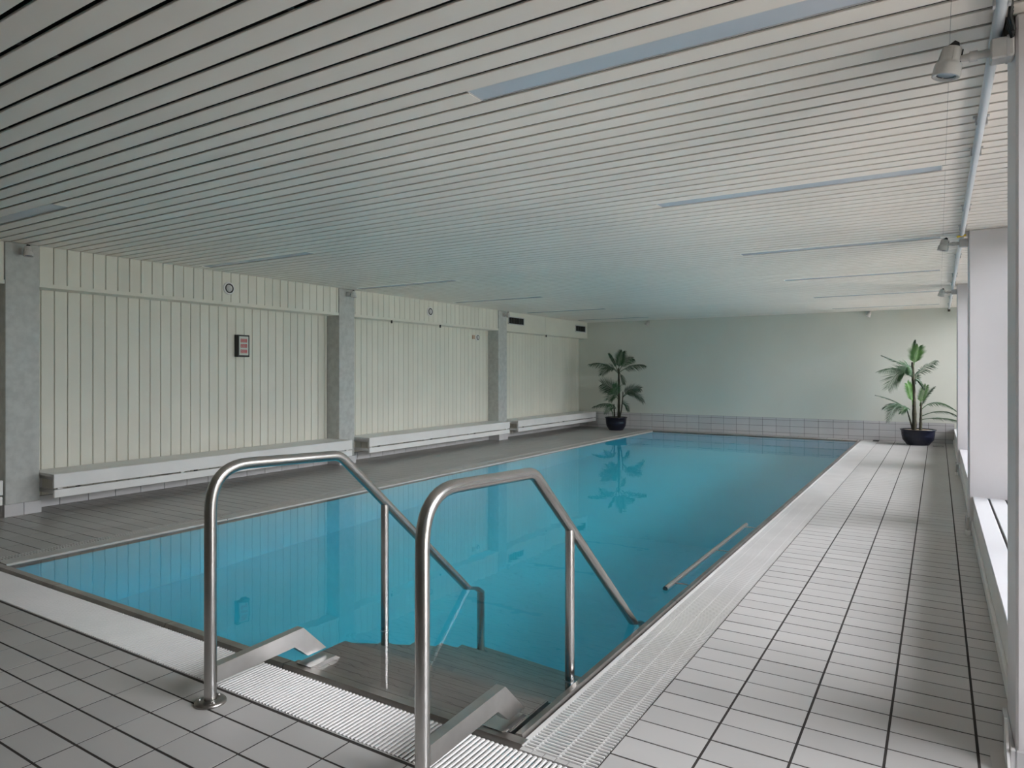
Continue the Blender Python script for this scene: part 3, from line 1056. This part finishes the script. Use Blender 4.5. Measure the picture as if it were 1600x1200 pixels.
# ------------------------------------------------------------------ small floor fittings
for (x, y, lab) in ((0.155, 5.02, 'small pale pipe stub on the floor by the second window column'), (0.150, 7.86, 'small pale pipe stub on the floor by the third window column')):
    th = thing('pipe_stub', lab, 'pipe', (x, y, 0), 'pipe stubs by the window plinth')
    MB().tube([(x, y, 0), (x, y, 0.11)], 0.009, 12).build('stub', M['steel_plate'], th)
    MB().lathe([(0, 0.03), (0.013, 0.03), (0.014, 0.0)], (x, y, 0), 12).build('collar', M['white'], th)
for (x, y, w2, lab) in ((-0.44, 10.88, 0.05, 'small square floor drain left of the right plant pot'), (0.0, 10.80, 0.06, 'small square floor drain right of the right plant pot')):
    th = thing('floor_drain', lab, 'drain', (x, y, 0), 'small floor drains by the right palm')
    fr = MB()
    for q in ((x - w2, x + w2, y - w2, y - w2 + 0.007), (x - w2, x + w2, y + w2 - 0.007, y + w2), (x - w2, x - w2 + 0.007, y - w2, y + w2), (x + w2 - 0.007, x + w2, y - w2, y + w2)):
        fr.box(*q, 0.0005, 0.003)
    fr.build('drain_frame', M['dark_metal'], th)
    MB().box(x - w2 + 0.008, x + w2 - 0.008, y - w2 + 0.008, y + w2 - 0.008, 0.0004, 0.002).build('drain_lid', M['tile'], th)
ds = thing('door_stop', 'small pointed pale wedge on the floor at the foot of the nearest window column', 'door stop', (0.16, 2.08, 0))
MB().prism([(2.06, 0.001), (2.20, 0.001), (2.185, 0.10), (2.175, 0.10)], 'x', 0.146, 0.152).build('wedge', M['white'], ds)
MB().box(0.115, 0.150, 2.055, 2.19, 0.0003, 0.002).build('foot_plate', M['tile'], ds)

# ------------------------------------------------------------------ PLANTS
RV = Vector((cos(YAW), sin(YAW), 0))       # direction that reads as "sideways" for these fronds
DV = Vector((-sin(YAW), cos(YAW), 0))


def frond(th, base, pts, m, width, nleaf=18, edge=0.3, dep=0.0, leafw=0.012, droop=0.35, stem=0.22):
    """pts: 3 (u,w) points relative to base in the upright plane facing the pool; dep: depth travelled; edge: how much the blade shows its face"""
    P0, P1, P2 = [base + RV * u + Vector((0, 0, v)) + DV * (dep * i / 2) for i, (u, v) in enumerate(pts)]
    # P1 is a point on the curve -> control point
    C = P1 * 2 - (P0 + P2) / 2

    def Q(t): return P0 * (1 - t) ** 2 + C * 2 * t * (1 - t) + P2 * t * t
    def Tn(t): return ((C - P0) * (1 - t) + (P2 - C) * t).normalized()
    mb = MB()
    n = 10
    mb.tube([Q(i / n) for i in range(n + 1)], [0.0050 * (1 - 0.8 * i / n) + 0.001 for i in range(n + 1)], 5, False)
    for i in range(nleaf):
        t = stem + (1 - stem) * i / (nleaf - 1)
        s = (t - stem) / (1 - stem)
        ln = width * (0.45 + 0.55 * sin(pi * min(1, s * 0.85 + 0.15))) * random.uniform(0.85, 1.1)
        c = Q(t)
        tn = Tn(t)
        # side vector: mix of in-plane normal and depth vector
        nin = tn.cross(DV).normalized()
        if nin.z < 0: nin = -nin
        side = (nin * edge + DV * math.sqrt(max(0, 1 - edge * edge))).normalized()
        for sg in (1, -1):
            d = (side * sg + tn * (0.7 + 0.5 * s)).normalized()
            d = (d + Vector((0, 0, -droop * random.uniform(0.6, 1.2)))).normalized()
            tip = c + d * ln
            wv = tn * leafw * 0.5
            up_ = side.cross(tn).normalized() * 0.003
            midp = c + d * ln * 0.45 + Vector((0, 0, 0.006))
            mb.add([c - wv * 0.6, midp - wv * 1.1 - up_, tip, midp + wv * 1.1 - up_, c + wv * 0.6, midp + up_],
                   [(0, 1, 5), (1, 2, 5), (2, 3, 5), (3, 4, 5), (4, 0, 5)])
    return mb.build('frond', m, th)


def pot(th, c, rt, rb, h):
    x, y = c
    MB().lathe([(0, 0.0), (rb, 0.0), (rb * 1.02, 0.006), (rb + (rt - rb) * 0.65, h * 0.33), (rt * 0.93, h * 0.62), (rt * 0.95, h * 0.90), (rt, h * 0.93), (rt * 1.03, h * 0.985), (rt, h),
                (rt * 0.93, h * 0.99), (rt * 0.90, h * 0.85), (0, h * 0.84)], (x, y, 0.0005), 40).build('pot', M['pot'], th)
    MB().lathe([(rt * 0.915, h * 0.90), (rt * 0.8, h * 0.945), (rt * 0.4, h * 0.955), (0, h * 0.96)], (x, y, 0), 28).build('soil', M['soil'], th)


def plant(label, cxy, px, stems, fronds, rt, rb, h, scale, zpix):
    th = thing('potted_palm', label, 'plant', (cxy[0], cxy[1], 0), 'artificial palms at the far end of the pool')
    pot(th, cxy, rt, rb, h)
    o = Vector((cxy[0], cxy[1], 0))

    def uv(p):
        return ((p[0] - px) / scale, 1 + (CY - p[1]) / scale)
    for (a, b2, c, r, d) in stems:
        pa, pb, pc = [o + RV * uv(q)[0] + Vector((0, 0, uv(q)[1])) + DV * d for q in (a, b2, c)]
        pa.z = h * 0.9
        n = 12
        pts = [pa * (1 - t) ** 2 + pb * 2 * t * (1 - t) + pc * t * t for t in [i / n for i in range(n + 1)]]
        MB().tube(pts, [r * (1 - 0.45 * i / n) * (1.12 if i % 2 else 0.95) for i in range(n + 1)], 10).build('stem', M['trunk'], th)
    for (pts, m, wd, nl, edge, dep, droop) in fronds:
        u0, v0 = uv(pts[0])
        base = o + RV * u0 + Vector((0, 0, v0))
        rel = [(uv(p)[0] - u0, uv(p)[1] - v0) for p in pts]
        frond(th, base, rel, M[m], wd * 0.95, int(nl * 1.15), edge, dep, 0.0095, droop)


plant('potted palm with loose light fronds in a dark pot, right end of the pool', (-0.235, 10.88), 1436.5,
      [((1431, 672), (1431, 620), (1428, 566), 0.028, 0.0), ((1438, 672), (1438, 650), (1439, 628), 0.020, -0.04), ((1430, 655), (1424, 650), (1420, 637), 0.012, 0.02)],
      [([(1426, 573), (1411, 566), (1391, 556)], 'leaf_dark', 0.09, 20, 0.15, 0.15, 0.3),
       ([(1425, 588), (1400, 576), (1365, 580)], 'leaf_dark', 0.15, 28, 0.35, -0.2, 0.6),
       ([(1425, 584), (1404, 582), (1384, 606)], 'leaf', 0.22, 30, 0.85, -0.1, 0.35),
       ([(1426, 582), (1412, 572), (1398, 582)], 'leaf', 0.17, 24, 0.6, -0.25, 0.4),
       ([(1430, 574), (1431, 558), (1434, 543)], 'leaf_light', 0.16, 26, 0.95, -0.05, 0.05),
       ([(1429, 562), (1430, 545), (1432, 533)], 'leaf_dark', 0.05, 16, 0.3, 0.0, 0.0),
       ([(1428, 590), (1420, 578), (1408, 580)], 'leaf_dark', 0.16, 24, 0.7, -0.15, 0.5),
       ([(1428, 592), (1424, 582), (1416, 576)], 'leaf', 0.13, 22, 0.8, 0.05, 0.3),
       ([(1430, 592), (1434, 596), (1437, 606)], 'leaf_dark', 0.12, 20, 0.6, -0.12, 0.3),
       ([(1424, 640), (1414, 636), (1404, 644)], 'leaf', 0.11, 20, 0.6, -0.1, 0.5),
       ([(1431, 588), (1449, 574), (1470, 563)], 'leaf_dark', 0.15, 24, 0.45, 0.1, 0.6),
       ([(1428, 632), (1424, 616), (1417, 600)], 'leaf_light', 0.16, 26, 0.9, -0.05, 0.05),
       ([(1439, 634), (1443, 618), (1449, 603)], 'leaf_light', 0.10, 22, 0.8, 0.0, 0.05),
       ([(1441, 640), (1450, 620), (1465, 605)], 'leaf_dark', 0.07, 20, 0.2, 0.05, 0.2),
       ([(1441, 640), (1464, 628), (1492, 641)], 'leaf', 0.10, 24, 0.35, -0.05, 0.7),
       ([(1441, 650), (1474, 642), (1496, 662)], 'leaf_dark', 0.09, 22, 0.25, -0.2, 0.5),
       ([(1441, 655), (1468, 652), (1494, 660)], 'leaf', 0.09, 22, 0.3, -0.3, 0.5),
       ([(1420, 639), (1402, 626), (1378, 618)], 'leaf_dark', 0.07, 20, 0.15, 0.1, 0.3),
       ([(1420, 638), (1398, 630), (1378, 637)], 'leaf_dark', 0.13, 24, 0.4, -0.1, 0.7),
       ([(1418, 638), (1396, 634), (1378, 656)], 'leaf_dark', 0.13, 24, 0.6, -0.2, 0.4),
       ([(1433, 600), (1436, 590), (1436, 578)], 'leaf', 0.10, 18, 0.6, 0.1, 0.2)],
      0.215, 0.135, 0.215, 112.5, 0)
plant('potted palm with dense dark fronds in a dark pot, left far corner by the bench', (-4.70, 10.88), 960,
      [((964, 653), (965, 615), (964, 575), 0.024, 0.0), ((958, 653), (958, 645), (957, 632), 0.016, 0.04), ((965, 650), (970, 632), (970, 612), 0.012, -0.05)],
      [([(964, 584), (943, 570), (918, 569)], 'leaf_dark', 0.17, 28, 0.45, -0.1, 0.6),
       ([(964, 582), (948, 574), (934, 585)], 'leaf_dark', 0.18, 26, 0.6, -0.3, 0.4),
       ([(964, 580), (966, 564), (970, 550)], 'leaf', 0.16, 26, 0.95, 0.0, 0.05),
       ([(963, 580), (956, 565), (949, 553)], 'leaf_dark', 0.10, 22, 0.6, 0.0, 0.1),
       ([(965, 582), (984, 572), (1003, 571)], 'leaf_dark', 0.17, 26, 0.5, -0.1, 0.6),
       ([(965, 580), (975, 566), (988, 560)], 'leaf', 0.16, 24, 0.8, 0.1, 0.2),
       ([(965, 582), (968, 590), (969, 600)], 'leaf_dark', 0.12, 18, 0.7, -0.2, 0.3),
       ([(964, 622), (953, 608), (938, 600)], 'leaf_dark', 0.24, 30, 0.9, -0.05, 0.3),
       ([(964, 624), (958, 612), (952, 606)], 'leaf', 0.22, 26, 0.9, -0.2, 0.3),
       ([(964, 626), (955, 618), (944, 624)], 'leaf_dark', 0.20, 26, 0.8, -0.3, 0.3),
       ([(970, 622), (981, 610), (996, 607)], 'leaf_dark', 0.18, 26, 0.7, -0.1, 0.3),
       ([(970, 622), (985, 614), (999, 627)], 'leaf_dark', 0.17, 26, 0.7, -0.2, 0.4),
       ([(960, 638), (945, 631), (923, 636)], 'leaf_dark', 0.14, 26, 0.35, -0.1, 0.6),
       ([(960, 640), (950, 636), (940, 645)], 'leaf', 0.13, 20, 0.6, -0.3, 0.4),
       ([(968, 634), (973, 632), (978, 642)], 'leaf_dark', 0.12, 18, 0.7, -0.1, 0.3),
       ([(955, 653), (954, 645), (951, 640)], 'leaf', 0.04, 10, 0.5, 0.0, 0.1)],
      0.188, 0.120, 0.225, 91.7, 0)

for o in sc.objects:
    if 'org' in o:
        del o['org']
